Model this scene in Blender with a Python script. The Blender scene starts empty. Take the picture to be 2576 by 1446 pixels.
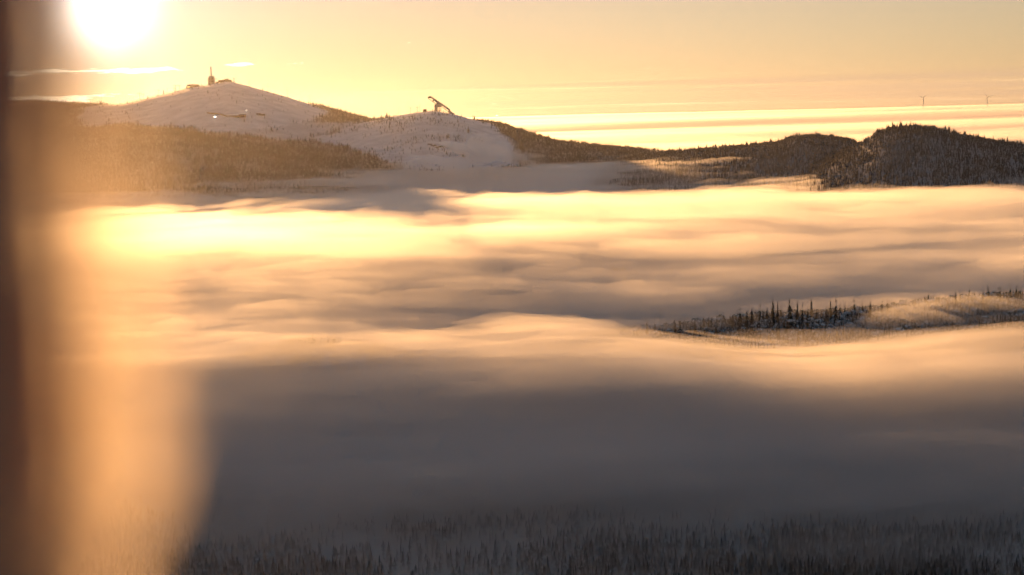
import bpy, bmesh, math, random
import numpy as np
from mathutils import Matrix, Vector

random.seed(7)
RNG = np.random.default_rng(11)
sc = bpy.context.scene
COL = sc.collection
rad = math.radians

# ------------------------------------------------------------------ camera
EYE = 250.0                       # camera height above the lake level, metres
F = 1288.0 / math.tan(rad(20.0))  # focal length in pixels of a 2576 x 1446 frame
PITCH, ROLL = rad(7.18), rad(1.5)
_fw = np.array([0, math.cos(PITCH), -math.sin(PITCH)])
_up0 = np.array([0, math.sin(PITCH), math.cos(PITCH)])
_r0 = np.array([1.0, 0, 0])
_rt = math.cos(ROLL) * _r0 - math.sin(ROLL) * _up0
_up = math.cos(ROLL) * _up0 + math.sin(ROLL) * _r0

cam_d = bpy.data.cameras.new('camera')
cam = bpy.data.objects.new('camera', cam_d)
COL.objects.link(cam)
cam.matrix_world = Matrix(((_rt[0], _up[0], -_fw[0], 0), (_rt[1], _up[1], -_fw[1], 0),
                           (_rt[2], _up[2], -_fw[2], EYE), (0, 0, 0, 1)))
cam_d.sensor_width = 36
cam_d.lens = 18 / math.tan(rad(20))
cam_d.clip_start = 0.05
cam_d.clip_end = 120000
cam_d.dof.use_dof = True
cam_d.dof.focus_distance = 3000
cam_d.dof.aperture_fstop = 1.4
sc.camera = cam

def ray(px, py):
    return _fw + (px - 1288.0) / F * _rt + (723.0 - py) / F * _up
def at(px, py, D):
    """point at depth Y = D seen at a pixel of the 2576 x 1446 frame"""
    d = ray(px, py)
    return np.array([0, 0, EYE]) + d * (D / d[1])
def proj(P):
    P = np.asarray(P, float) - np.array([0, 0, EYE])
    z = P @ _fw
    return 1288 + F * (P @ _rt) / z, 723 - F * (P @ _up) / z

# ------------------------------------------------------------------ sky, sun, exposure
SUN_DIR = ray(252, 8); SUN_DIR = SUN_DIR / np.linalg.norm(SUN_DIR)
SUN_EL = math.asin(SUN_DIR[2])
SUN_AZ = math.atan2(SUN_DIR[0], SUN_DIR[1])      # from +Y towards +X

world = bpy.data.worlds.new('World'); sc.world = world; world.use_nodes = True
class NT:
    def __init__(s, tree): s.t = tree
    def n(s, typ, **kw):
        nd = s.t.nodes.new(typ)
        for k, v in kw.items(): setattr(nd, k, v)
        return nd
    def l(s, a, b): s.t.links.new(a, b)
    def val(s, sock, v):
        if hasattr(v, 'links') or isinstance(v, bpy.types.NodeSocket): s.l(v, sock)
        else: sock.default_value = v
    def math(s, op, a, b=None, c=None, clamp=False):
        nd = s.n('ShaderNodeMath', operation=op, use_clamp=clamp)
        s.val(nd.inputs[0], a)
        if b is not None: s.val(nd.inputs[1], b)
        if c is not None: s.val(nd.inputs[2], c)
        return nd.outputs[0]
    def vmath(s, op, a, b=None):
        nd = s.n('ShaderNodeVectorMath', operation=op)
        s.val(nd.inputs[0], a)
        if b is not None: s.val(nd.inputs[1], b)
        return nd.outputs['Value'] if op in ('DOT_PRODUCT', 'LENGTH') else nd.outputs['Vector']
    def mix(s, f, a, b, blend='MIX'):
        nd = s.n('ShaderNodeMix', data_type='RGBA', blend_type=blend)
        s.val(nd.inputs[0], f); s.val(nd.inputs[6], a); s.val(nd.inputs[7], b)
        return nd.outputs[2]
    def ramp(s, f, stops):
        nd = s.n('ShaderNodeValToRGB')
        el = nd.color_ramp.elements
        while len(el) < len(stops): el.new(0.5)
        for e, (p, c) in zip(el, stops):
            e.position = p; e.color = c if len(c) == 4 else (*c, 1)
        s.val(nd.inputs[0], f)
        return nd.outputs[0]
    def noise(s, vec, scale, detail=4, rough=0.5):
        nd = s.n('ShaderNodeTexNoise')
        nd.inputs['Scale'].default_value = scale; nd.inputs['Detail'].default_value = detail
        nd.inputs['Roughness'].default_value = rough
        if vec is not None: s.l(vec, nd.inputs['Vector'])
        return nd.outputs['Fac']
    def smooth(s, v, a, b):
        nd = s.n('ShaderNodeMapRange', interpolation_type='SMOOTHSTEP')
        s.val(nd.inputs[0], v); nd.inputs[1].default_value = a; nd.inputs[2].default_value = b
        return nd.outputs[0]

def build_world():
    T = NT(world.node_tree); world.node_tree.nodes.clear()
    out = T.n('ShaderNodeOutputWorld'); bg = T.n('ShaderNodeBackground')
    sky = T.n('ShaderNodeTexSky', sky_type='NISHITA', sun_disc=False)
    sky.sun_elevation = SUN_EL; sky.sun_rotation = SUN_AZ
    sky.altitude = 400; sky.air_density = 1.3; sky.dust_density = 0.0; sky.ozone_density = 1.5
    co = T.n('ShaderNodeTexCoord').outputs['Generated']
    # angle to the sun: the bright aureole of a hazy winter sky
    dot = T.vmath('DOT_PRODUCT', co, tuple(SUN_DIR))
    ang = T.math('ARCCOSINE', T.math('MINIMUM', dot, 0.999999))
    core = T.math('POWER', 2.718, T.math('MULTIPLY', T.math('POWER', T.math('DIVIDE', ang, 0.0245), 2.0), -1.0))
    halo = T.math('POWER', 2.718, T.math('MULTIPLY', T.math('DIVIDE', ang, 0.05), -1.0))
    wide = T.math('POWER', 2.718, T.math('MULTIPLY', T.math('POWER', T.math('DIVIDE', ang, 0.86), 2.0), -1.0))
    zz = T.n('ShaderNodeSeparateXYZ'); T.l(co, zz.inputs[0])
    wide = T.math('MULTIPLY', wide, T.math('POWER', 2.718, T.math('MULTIPLY', T.math('MAXIMUM', zz.outputs[2], 0.0), -3.0)))
    def scaled(col, f):
        return T.mix(1.0, col, f, 'MULTIPLY')
    def comb(f):
        c = T.n('ShaderNodeCombineColor')
        for i in range(3): T.val(c.inputs[i], f)
        return c.outputs[0]
    base = T.mix(1.0, sky.outputs[0], (*SKY_TINT, 1), 'MULTIPLY')
    col = base
    col = T.mix(1.0, col, (*SKY_FILL, 1), 'ADD')          # even cool fill light added over the whole dome to lift the shade
    for f, c in ((core, CORE), (halo, HALO), (wide, WIDE)):
        col = T.mix(1.0, col, T.mix(1.0, comb(f), (*c, 1), 'MULTIPLY'), 'ADD')
    # stratus streaks low over the horizon and a few ragged cloudlets by the sun
    mp = T.n('ShaderNodeMapping'); T.l(co, mp.inputs[0])
    mp.inputs['Scale'].default_value = (2.0, 2.0, 250.0)
    mp.inputs['Rotation'].default_value = (0, rad(0.15), 0)
    n1 = T.noise(mp.outputs[0], 1.0, 7, 0.62)
    sep = T.n('ShaderNodeSeparateXYZ'); T.l(co, sep.inputs[0])
    z = sep.outputs[2]; x = sep.outputs[0]
    band = T.math('MULTIPLY', T.smooth(z, -0.004, 0.004), T.math('SUBTRACT', 1.0, T.smooth(z, 0.015, 0.022)))
    band = T.math('MULTIPLY', band, T.smooth(x, -0.16, 0.05))
    dark = T.math('MULTIPLY', T.smooth(n1, 0.38, 0.58), band)
    col = T.mix(T.math('MULTIPLY', dark, 0.55), col, (0.46, 0.31, 0.20, 1))
    edge = T.math('SUBTRACT', 1.0, T.smooth(T.math('ABSOLUTE', T.math('SUBTRACT', n1, 0.40)), 0.0, 0.035))
    col = T.mix(T.math('MULTIPLY', T.math('MULTIPLY', edge, band), 0.30), col, (1.25, 0.95, 0.58, 1))
    mp2 = T.n('ShaderNodeMapping'); T.l(co, mp2.inputs[0])
    mp2.inputs['Scale'].default_value = (34.0, 34.0, 300.0)
    n2 = T.noise(mp2.outputs[0], 1.0, 5, 0.6)
    def strip(zc, h, x0, x1, thr):
        d = T.math('ABSOLUTE', T.math('SUBTRACT', z, zc))
        m = T.math('SUBTRACT', 1.0, T.math('DIVIDE', d, h), clamp=True)
        xm = T.math('MULTIPLY', T.smooth(x, x0 - .03, x0 + .03), T.math('SUBTRACT', 1.0, T.smooth(x, x1 - .06, x1 + .02)))
        return T.smooth(T.math('ADD', n2, T.math('MULTIPLY', T.math('MULTIPLY', m, xm), 0.36)), thr - 0.05, thr + 0.01)
    for s in (strip(0.0335, 0.0045, -0.36, -0.17, 0.80), strip(0.0165, 0.005, -0.38, -0.24, 0.76),
              strip(0.036, 0.003, -0.22, -0.09, 0.86)):
        col = T.mix(T.math('MULTIPLY', s, 0.8), col, (2.2, 1.9, 1.3, 1))
    T.l(col, bg.inputs[0]); bg.inputs[1].default_value = 1.0
    T.l(bg.outputs[0], out.inputs[0])
    world.cycles.sampling_method = 'MANUAL'; world.cycles.sample_map_resolution = 1024

SKY_STRENGTH = 0.054
SKY_TINT = tuple(SKY_STRENGTH * c for c in (0.55, 0.68, 1.02))
SKY_FILL = (0.036, 0.046, 0.048)
CORE = (2.6, 2.3, 2.0)
HALO = (0.36, 0.31, 0.34)
WIDE = (0.53, 0.30, 0.175)
build_world()

sun_d = bpy.data.lights.new('sun', 'SUN'); sun = bpy.data.objects.new('sun', sun_d); COL.objects.link(sun)
sun_d.energy = 5.0; sun_d.angle = rad(0.5); sun_d.color = (1.0, 0.488, 0.165)
sun.rotation_euler = Vector(SUN_DIR).to_track_quat('Z', 'Y').to_euler()

vs = sc.view_settings
vs.view_transform = 'Standard'; vs.look = 'None'; vs.exposure = 0.5; vs.gamma = 1.0
sc.render.engine = 'CYCLES'
cy = sc.cycles
cy.max_bounces = 8; cy.diffuse_bounces = 4; cy.glossy_bounces = 2; cy.transmission_bounces = 3
cy.volume_bounces = 2; cy.transparent_max_bounces = 64
cy.use_adaptive_sampling = True; cy.adaptive_threshold = 0.035; cy.adaptive_min_samples = 40
cy.use_denoising = True; cy.denoiser = 'OPENIMAGEDENOISE'; cy.denoising_input_passes = 'RGB_ALBEDO'; cy.denoising_prefilter = 'ACCURATE'
cy.sample_clamp_indirect = 4.0
cy.caustics_reflective = False; cy.caustics_refractive = False

# ------------------------------------------------------------------ helpers
def tag(o, label=None, cat=None, group=None, kind=None):
    if label: o['label'] = label
    if cat: o['category'] = cat
    if group: o['group'] = group
    if kind: o['kind'] = kind
    return o
def link(name, me, mat=None, parent=None):
    o = bpy.data.objects.new(name, me)
    COL.objects.link(o)
    if mat is not None and me is not None and len(me.materials) == 0: me.materials.append(mat)
    if parent is not None: o.parent = parent
    return o
def empty(name, loc):
    o = bpy.data.objects.new(name, None); COL.objects.link(o)
    o.location = tuple(float(v) for v in loc); o.empty_display_size = 1
    return o
def mesh(name, verts, faces, smooth=False):
    me = bpy.data.meshes.new(name)
    me.from_pydata([tuple(map(float, v)) for v in verts], [], [tuple(int(i) for i in f) for f in faces])
    if smooth: me.polygons.foreach_set('use_smooth', [True] * len(me.polygons))
    me.update()
    return me
def np_mesh(name, V, Fq, smooth=True, k=4):
    me = bpy.data.meshes.new(name)
    V = np.asarray(V, np.float32); Fq = np.asarray(Fq, np.int32)
    me.vertices.add(len(V)); me.vertices.foreach_set('co', V.ravel())
    me.loops.add(Fq.size); me.loops.foreach_set('vertex_index', Fq.ravel())
    me.polygons.add(len(Fq)); me.polygons.foreach_set('loop_start', np.arange(len(Fq), dtype=np.int32) * k)
    me.polygons.foreach_set('use_smooth', np.full(len(Fq), smooth, bool))
    me.update(calc_edges=True); me.validate()
    return me

_perm = np.random.default_rng(3).permutation(512)
_ga = np.random.default_rng(4).random(512) * 2 * np.pi
def perlin(x, y, seed=0):
    xi = np.floor(x).astype(int); yi = np.floor(y).astype(int); xf = x - xi; yf = y - yi
    def g(ix, iy, dx, dy):
        h = _ga[_perm[(_perm[(ix + seed * 17) & 511] + iy) & 511]]
        return np.cos(h) * dx + np.sin(h) * dy
    u = xf ** 3 * (xf * (xf * 6 - 15) + 10); v = yf ** 3 * (yf * (yf * 6 - 15) + 10)
    a = g(xi, yi, xf, yf); b = g(xi + 1, yi, xf - 1, yf)
    c = g(xi, yi + 1, xf, yf - 1); d = g(xi + 1, yi + 1, xf - 1, yf - 1)
    return (a + u * (b - a)) * (1 - v) + (c + u * (d - c)) * v
def fbm(x, y, oct=4, seed=0, gain=0.5):
    s = 0; a = 1.0
    for i in range(oct):
        s = s + a * perlin(x * 2 ** i + 13.7 * i, y * 2 ** i + 7.3 * i, seed + i); a *= gain
    return s
def sstep(a, b, x):
    t = np.clip((x - a) / (b - a), 0, 1); return t * t * (3 - 2 * t)

def mat_new(name):
    m = bpy.data.materials.new(name); m.use_nodes = True
    m.node_tree.nodes.clear()
    T = NT(m.node_tree); out = T.n('ShaderNodeOutputMaterial')
    return m, T, out
def mat_plain(name, col, rough=0.7, var=0.25, scale=0.4, metal=0.0):
    m, T, out = mat_new(name)
    b = T.n('ShaderNodeBsdfPrincipled'); b.inputs['Roughness'].default_value = rough; b.inputs['Metallic'].default_value = metal
    co = T.n('ShaderNodeTexCoord').outputs['Object']
    n = T.noise(co, scale, 5, 0.6)
    lo = tuple(c * (1 - var) for c in col); hi = tuple(min(1, c * (1 + var)) for c in col)
    T.l(T.ramp(n, [(0.3, lo), (0.7, hi)]), b.inputs['Base Color'])
    T.l(b.outputs[0], out.inputs[0])
    return m
def mat_emit(name, col, strength):
    m, T, out = mat_new(name)
    e = T.n('ShaderNodeEmission'); e.inputs[0].default_value = (*col, 1); e.inputs[1].default_value = strength
    T.l(e.outputs[0], out.inputs[0]); m.cycles.emission_sampling = 'NONE'; return m
def mat_volume(name, density, color, g):
    m, T, out = mat_new(name)
    v = T.n('ShaderNodeVolumeScatter')
    v.inputs['Color'].default_value = (*color, 1); v.inputs['Density'].default_value = density
    v.inputs['Anisotropy'].default_value = g
    T.l(v.outputs[0], out.inputs['Volume'])
    m.cycles.homogeneous_volume = True
    return m

# ------------------------------------------------------------------ terrain: hills set by their crest lines
FLOOR = -228.0     # valley floor below the eye
def crest(pts, D, lift=0.0):
    """crest line given by silhouette pixels; D a depth or depths per point"""
    Ds = D if hasattr(D, '__len__') else [D] * len(pts)
    P = np.array([at(x, y + lift, d) for (x, y), d in zip(pts, Ds)])
    return P[:, 0] / P[:, 1], P[:, 2] - EYE, np.array(Ds, float)
LAYERS = [
    # name, crest, front width, back width, floor
    ('fell', crest([(-900, 300), (-300, 275), (0, 262), (110, 260), (215, 266), (300, 262), (340, 254), (400, 240), (470, 223), (530, 213), (572, 205), (600, 211),
                    (660, 227), (720, 243), (780, 263), (850, 281), (930, 301), (1010, 318), (1100, 350), (1250, 400), (1400, 450)], 5200), 2300, 2300),
    ('shoulder', crest([(-900, 330), (-300, 322), (0, 322), (200, 325), (340, 328), (430, 330), (560, 345), (700, 362), (780, 374), (860, 391),
                        (950, 413), (1050, 435), (1120, 449), (1200, 466), (1350, 500), (1600, 560)], 4200), 2000, 900),
    ('jump_hill', crest([(560, 470), (650, 425), (740, 385), (800, 352), (860, 326), (920, 306), (980, 294), (1040, 284), (1090, 279), (1140, 287),
                         (1200, 303), (1260, 314), (1320, 334), (1400, 358), (1500, 369), (1600, 379), (1680, 388), (1800, 402), (1950, 430), (2200, 480)], 4700), 1750, 1200),
    ('saddle_ridge', crest([(1350, 480), (1500, 425), (1600, 398), (1680, 388), (1740, 382), (1800, 377), (1900, 368), (1960, 360), (1990, 348), (2040, 344),
                            (2090, 347), (2140, 355), (2165, 370), (2220, 382), (2400, 400), (2700, 430)], 3900), 1500, 900),
    ('forest_hill', crest([(1850, 500), (1950, 465), (2050, 420), (2120, 388), (2160, 368), (2190, 349), (2220, 332), (2260, 323), (2310, 322), (2360, 329),
                           (2420, 344), (2500, 359), (2575, 371), (2700, 388), (3000, 420), (3500, 460)], 3300), 1300, 900),
    ('fog_ridge', crest([(1250, 905), (1400, 868), (1500, 850), (1600, 838), (1700, 827), (1800, 815), (1900, 803), (2000, 797), (2100, 794), (2200, 787),
                         (2300, 768), (2400, 757), (2500, 750), (2600, 746), (2900, 735), (3500, 740)], 1150, 13), 260, 230),
    ('low_knoll', crest([(560, 900), (680, 872), (740, 861), (790, 856), (850, 859), (950, 872), (1100, 900)], 1060, 16), 120, 120),
]
def terrain(X, Y):
    X = np.asarray(X, float); Y = np.asarray(Y, float)
    R = np.hypot(X, Y)
    Yp = np.maximum(Y, 1.0); u = np.clip(X / Yp, -3, 3)
    nz = fbm(X / 900, Y / 900, 5, 5)
    H = FLOOR + 7 * fbm(X / 420, Y / 420, 4, 2) - (40 + 14 * sstep(60, 220, X)) * (1 - sstep(850, 1080, R)) + 20 * np.exp(-((X + 75) / 120) ** 2 - ((Y - 680) / 90) ** 2)
    front = sstep(150, 400, Y)
    for name, (cu, cz, cd), wf, wb in LAYERS:
        zc = np.interp(u, cu, cz); dc = np.interp(u, cu, cd)
        edge = sstep(-1.6, -0.9, u) * (1 - sstep(0.9, 1.6, u)) if name in ('fell', 'shoulder', 'forest_hill') else 1.0
        t = (Y - dc) / np.where(Y < dc, wf, wb)
        S = np.where(np.abs(t) < 1, 0.5 + 0.5 * np.cos(np.pi * np.clip(t, -1, 1)), 0)
        rough = fbm(X / 330, Y / 330, 4, 9) * np.clip(np.abs(t) * 2.2, 0, 1) * (14 if wf > 1000 else 4)
        h = FLOOR + (zc - FLOOR) * S * edge + rough * S
        k = 5.0
        d = np.clip((h - H) / k, -40, 40)
        H = np.where(front > 0, np.where(d > 8, h, np.where(d < -8, H, H + k * np.log1p(np.exp(d)))), H)
    far = sstep(6500, 9000, R)
    H = H * (1 - far) + far * (FLOOR + 92 * sstep(8000, 13000, R) + 25 * fbm(X / 5000, Y / 5000, 3, 21))
    # the fell the photographer stands on
    hs = -1.7 - np.maximum(R - 0.8, 0) * 0.62 - 0.05 * np.minimum(R, 1)
    H = np.maximum(H, hs)
    return H + EYE

def inside(poly, x, y):
    poly = np.array(poly, float); c = np.zeros(len(x), bool); j = len(poly) - 1
    for i in range(len(poly)):
        xi, yi = poly[i]; xj, yj = poly[j]
        c ^= ((yi > y) != (yj > y)) & (x < (xj - xi) * (y - yi) / (yj - yi + 1e-9) + xi); j = i
    return c
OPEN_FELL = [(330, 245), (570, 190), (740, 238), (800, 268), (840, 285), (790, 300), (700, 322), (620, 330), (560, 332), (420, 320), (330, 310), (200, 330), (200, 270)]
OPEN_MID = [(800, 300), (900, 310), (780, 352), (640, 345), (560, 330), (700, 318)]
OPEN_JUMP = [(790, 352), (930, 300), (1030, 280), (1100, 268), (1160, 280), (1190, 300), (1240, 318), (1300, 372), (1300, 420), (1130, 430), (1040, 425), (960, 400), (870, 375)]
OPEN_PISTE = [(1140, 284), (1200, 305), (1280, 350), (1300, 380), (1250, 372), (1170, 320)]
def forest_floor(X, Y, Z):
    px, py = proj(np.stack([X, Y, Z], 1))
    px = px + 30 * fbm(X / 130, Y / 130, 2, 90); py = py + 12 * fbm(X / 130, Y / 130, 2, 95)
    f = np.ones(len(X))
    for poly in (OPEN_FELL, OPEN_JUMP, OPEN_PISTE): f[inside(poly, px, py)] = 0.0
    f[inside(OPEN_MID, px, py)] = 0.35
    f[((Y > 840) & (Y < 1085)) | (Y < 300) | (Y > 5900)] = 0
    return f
def build_ground():
    az = np.concatenate([np.linspace(-180, -40, 36)[:-1], np.linspace(-40, -24, 34)[:-1], np.linspace(-24, 24, 330), np.linspace(24, 40, 34)[1:], np.linspace(40, 180, 36)[1:]])
    r = np.concatenate([[0.4, 0.8, 1.5, 3, 6, 12, 25], np.linspace(50, 500, 12), np.linspace(540, 1500, 80), np.linspace(1515, 6500, 190), np.geomspace(6700, 20500, 18)])
    A, R = np.meshgrid(np.radians(az), r)
    X = R * np.sin(A); Y = R * np.cos(A)
    Z = terrain(X, Y)
    n, m = X.shape
    V = np.stack([X.ravel(), Y.ravel(), Z.ravel()], 1)
    i = np.arange(n - 1)[:, None] * m + np.arange(m - 1)[None, :]
    i = i.ravel()
    Fq = np.stack([i, i + 1, i + m + 1, i + m], 1)
    V = np.vstack([V, [[0, 0, EYE - 1.7]]])
    me = np_mesh('ground', V, Fq)
    bm = bmesh.new(); bm.from_mesh(me); bm.verts.ensure_lookup_table()
    for j in range(m - 1):
        bm.faces.new((bm.verts[n * m], bm.verts[j + 1], bm.verts[j])).smooth = True
    bmesh.ops.recalc_face_normals(bm, faces=bm.faces)
    bm.to_mesh(me); bm.free()
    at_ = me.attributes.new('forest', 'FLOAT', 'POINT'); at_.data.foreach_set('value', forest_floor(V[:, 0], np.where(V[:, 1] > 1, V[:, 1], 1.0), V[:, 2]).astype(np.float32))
    m_, T, out = mat_new('snow_ground')
    b = T.n('ShaderNodeBsdfPrincipled'); b.inputs['Roughness'].default_value = 0.8
    co = T.n('ShaderNodeTexCoord').outputs['Object']
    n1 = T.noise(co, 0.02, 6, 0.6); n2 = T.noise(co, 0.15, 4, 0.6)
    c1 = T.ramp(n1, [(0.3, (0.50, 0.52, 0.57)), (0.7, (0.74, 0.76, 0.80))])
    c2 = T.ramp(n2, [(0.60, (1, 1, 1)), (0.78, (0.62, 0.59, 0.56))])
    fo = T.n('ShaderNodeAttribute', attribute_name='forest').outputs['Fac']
    brush_shade = T.ramp(n2, [(0.35, (0.12, 0.12, 0.125)), (0.65, (0.32, 0.32, 0.33))])      # heath and saplings, plus canopy shade painted into the forest ground colour
    T.l(T.mix(T.math('MULTIPLY', fo, 0.85), T.mix(fo, c1, T.mix(1.0, c1, c2, 'MULTIPLY')), brush_shade), b.inputs['Base Color'])
    bp = T.n('ShaderNodeBump'); bp.inputs['Strength'].default_value = 0.5; bp.inputs['Distance'].default_value = 3.0
    T.l(n2, bp.inputs['Height']); T.l(bp.outputs[0], b.inputs['Normal'])
    T.l(b.outputs[0], out.inputs[0])
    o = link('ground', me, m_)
    tag(o, kind='structure')
build_ground()

# ------------------------------------------------------------------ fog sea
BUMPS = [   # px, py on the fog surface; half-widths across and along the view in metres; rise or dip
    (1900, 545, 1000, 200, 9), (2350, 520, 700, 220, 10), (1450, 520, 380, 200, 7),
    (1500, 462, 480, 400, -26), (2250, 462, 900, 420, -22), (1350, 430, 400, 400, -10), (620, 478, 600, 330, -17), (2000, 447, 300, 110, 10),
    (560, 640, 420, 230, 9), (520, 576, 330, 60, -13), (480, 540, 300, 90, 6), (900, 655, 330, 170, 6),
    (1120, 570, 300, 160, -9), (1500, 730, 230, 120, -7), (1000, 790, 190, 70, -6), (560, 800, 300, 130, 9), (2400, 900, 130, 50, 8),
    (950, 880, 260, 70, 2), (1850, 690, 160, 60, 6), (2300, 700, 330, 45, -8), (2250, 860, 220, 60, 9),
    (1500, 980, 200, 70, -6), (2400, 780, 100, 110, 16), (1570, 840, 100, 70, 17), (1950, 800, 230, 120, -20), (2500, 740, 90, 60, -10),
]
def near_drop(R):
    return 12 * (1 - sstep(1050, 2000, R)) + 47 * (1 - sstep(600, 1090, R))
def fog_top(X, Y):
    R = np.hypot(X, Y)
    T = -152 + 56 * sstep(6500, 14000, R)
    T = T - near_drop(R)
    for px, py, rx, ry, a in BUMPS:
        d = ray(px, py); z = -152
        for _ in range(3):
            p = d * (z / d[2]); r = math.hypot(p[0], p[1])
            z = -152 - float(near_drop(r))
        T = T + a * np.exp(-((X - p[0]) / rx) ** 2 - ((Y - p[1]) / ry) ** 2)
    return T
def fan_mesh(name, topf, u0, u1, nu, ys, bottom):
    us = np.linspace(u0, u1, nu)
    U, Yg = np.meshgrid(us, ys)
    X = U * Yg
    Z = topf(X, Yg) + EYE
    n, m = X.shape
    V = np.stack([X.ravel(), Yg.ravel(), Z.ravel()], 1)
    i = (np.arange(n - 1)[:, None] * m + np.arange(m - 1)[None, :]).ravel()
    top = np.stack([i, i + 1, i + m + 1, i + m], 1)
    rim = np.concatenate([np.arange(m), np.arange(1, n) * m + m - 1, (n - 1) * m + np.arange(m - 2, -1, -1), np.arange(n - 2, 0, -1) * m])
    nb = len(V); k = len(rim)
    Vb = V[rim].copy(); Vb[:, 2] = bottom + EYE
    me = bpy.data.meshes.new(name)
    j = np.arange(k)
    side = np.stack([rim[j], nb + j, nb + (j + 1) % k, rim[(j + 1) % k]], 1)
    Vall = np.vstack([V, Vb, [[0.0, (ys[0] + ys[-1]) / 2, bottom + EYE]]])
    quads = np.vstack([top, side])
    tri = np.stack([nb + (j + 1) % k, nb + j, np.full(k, nb + k)], 1)
    loops = np.concatenate([quads.ravel(), tri.ravel()]).astype(np.int32)
    starts = np.concatenate([np.arange(len(quads)) * 4, len(quads) * 4 + np.arange(k) * 3]).astype(np.int32)
    me.vertices.add(len(Vall)); me.vertices.foreach_set('co', Vall.astype(np.float32).ravel())
    me.loops.add(len(loops)); me.loops.foreach_set('vertex_index', loops)
    me.polygons.add(len(starts)); me.polygons.foreach_set('loop_start', starts)
    me.update(calc_edges=True); me.validate()
    return me

FOG_G = 0.62
def swell(X, Y):
    """large slow swells of the fog surface"""
    wx = X + 180 * fbm(X / 700, Y / 700, 2, 40); wy = Y + 90 * fbm(X / 500, Y / 500, 2, 44)
    big = fbm(wx / 1500, wy / 620, 3, 50, 0.5); mid = fbm(wx / 700, wy / 190, 3, 60, 0.5)
    far = sstep(5000, 8000, Y)
    s_ = 0.4 + 0.6 * sstep(650, 1200, Y)
    sea = 60 * fbm(X / 9000, Y / 2600, 3, 33)
    return s_ * ((22 * big + 9 * mid) * (1 - far) + sea * far)
def build_fog():
    ys = np.concatenate([np.geomspace(330, 3200, 170), np.geomspace(3240, 20000, 55)])
    shells = [(-6, 8, 0.0028), (6, 6, 0.0065), (20, 4, 0.0180)]
    for k, (drop, amp, dens) in enumerate(shells):
        def top(X, Y, k=k, drop=drop, amp=amp):
            return fog_top(X, Y) - drop * (0.45 + 0.55 * sstep(850, 1300, Y)) + swell(X, Y) + amp * fbm(X / 300, Y / 80, 3, 70 + 5 * k, 0.6) * (1 - sstep(5000, 8000, Y))
        me = fan_mesh('fog', top, -0.85, 0.85, 180, ys, -275 - k)
        m = mat_volume('fog_%d' % k, dens, (0.985, 0.985, 0.99), FOG_G)
        o = link('valley_fog', me, m)
        tag(o, 'low fog filling the snowy valley like a sea', 'fog', 'layers of valley fog', 'stuff')
def wisp_sheet(seed, lift, thr, amp, dens, sx, sy, y0=560, y1=4300, nu=210, ny=230, um=0.46, rot=0.0):
    """torn veils of thin fog floating just over the fog sea: closed lenses that thin out to nothing"""
    us = np.linspace(-um, um, nu); ys = np.geomspace(y0, y1, ny)
    U, Y = np.meshgrid(us, ys); X = U * Y
    c_, s_ = math.cos(rot), math.sin(rot)
    A = X * c_ + Y * s_; B = -X * s_ + Y * c_
    wA = A + sx * 0.7 * fbm(A / (sx * 1.8), B / (sy * 1.8), 3, seed + 7); wB = B + sy * 0.9 * fbm(A / (sx * 1.3), B / (sy * 1.3), 3, seed + 13)
    n = fbm(wA / sx, wB / sy, 5, seed, 0.58)
    t = amp * np.maximum(0, n - thr) ** 0.8
    edge = sstep(0, 0.06, (U + um) / (2 * um)) * (1 - sstep(0.94, 1, (U + um) / (2 * um))) * sstep(0, 0.05, np.linspace(0, 1, ny))[:, None] * (1 - sstep(0.93, 1, np.linspace(0, 1, ny)))[:, None]
    t = t * edge * (0.45 + 0.55 * sstep(800, 1300, Y)); t[t < 0.05] = 0
    C = fog_top(X, Y) + swell(X, Y) + lift * (0.3 + 0.7 * sstep(800, 1400, Y)) + 4 * fbm(X / 260, Y / 160, 2, seed + 3) + EYE
    N = X.size
    V = np.vstack([np.stack([X.ravel(), Y.ravel(), (C + t).ravel()], 1), np.stack([X.ravel(), Y.ravel(), (C - 0.7 * t).ravel()], 1)])
    tf = t.ravel() > 0
    bot = np.where(tf, np.arange(N) + N, np.arange(N))
    i = (np.arange(ny - 1)[:, None] * nu + np.arange(nu - 1)[None, :]).ravel()
    q = np.stack([i, i + 1, i + nu + 1, i + nu], 1)
    q = q[tf[q].any(1)]
    Fq = np.vstack([q, bot[q][:, ::-1]])
    used = np.zeros(2 * N, bool); used[Fq.ravel()] = True
    idx = np.cumsum(used) - 1
    me = np_mesh('fog_veil', V[used], idx[Fq])
    m = mat_volume('fog_veil_%d' % seed, dens, (0.985, 0.985, 0.99), FOG_G)
    tag(link('fog_veil', me, m), 'thin torn veils of fog drifting over the fog sea', 'fog', 'drifting fog veils', 'stuff')
build_fog()
def build_near_bank():
    # the dense pool of fog that lies in the shade right below the viewpoint
    def top(X, Y):
        return -172 - np.maximum(1000 - Y, 0) * 0.092 - 40 * sstep(960, 1040, Y) + 5 * fbm(X / 220, Y / 90, 3, 410) + 6 * fbm(X / 500, Y / 300, 2, 420)
    me = fan_mesh('fog', top, -0.85, 0.85, 120, np.linspace(330, 1040, 90), -290)
    tag(link('valley_fog', me, mat_volume('fog_near', 0.015, (0.985, 0.985, 0.99), FOG_G)), 'low fog filling the snowy valley like a sea', 'fog', 'layers of valley fog', 'stuff')
build_near_bank()
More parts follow.
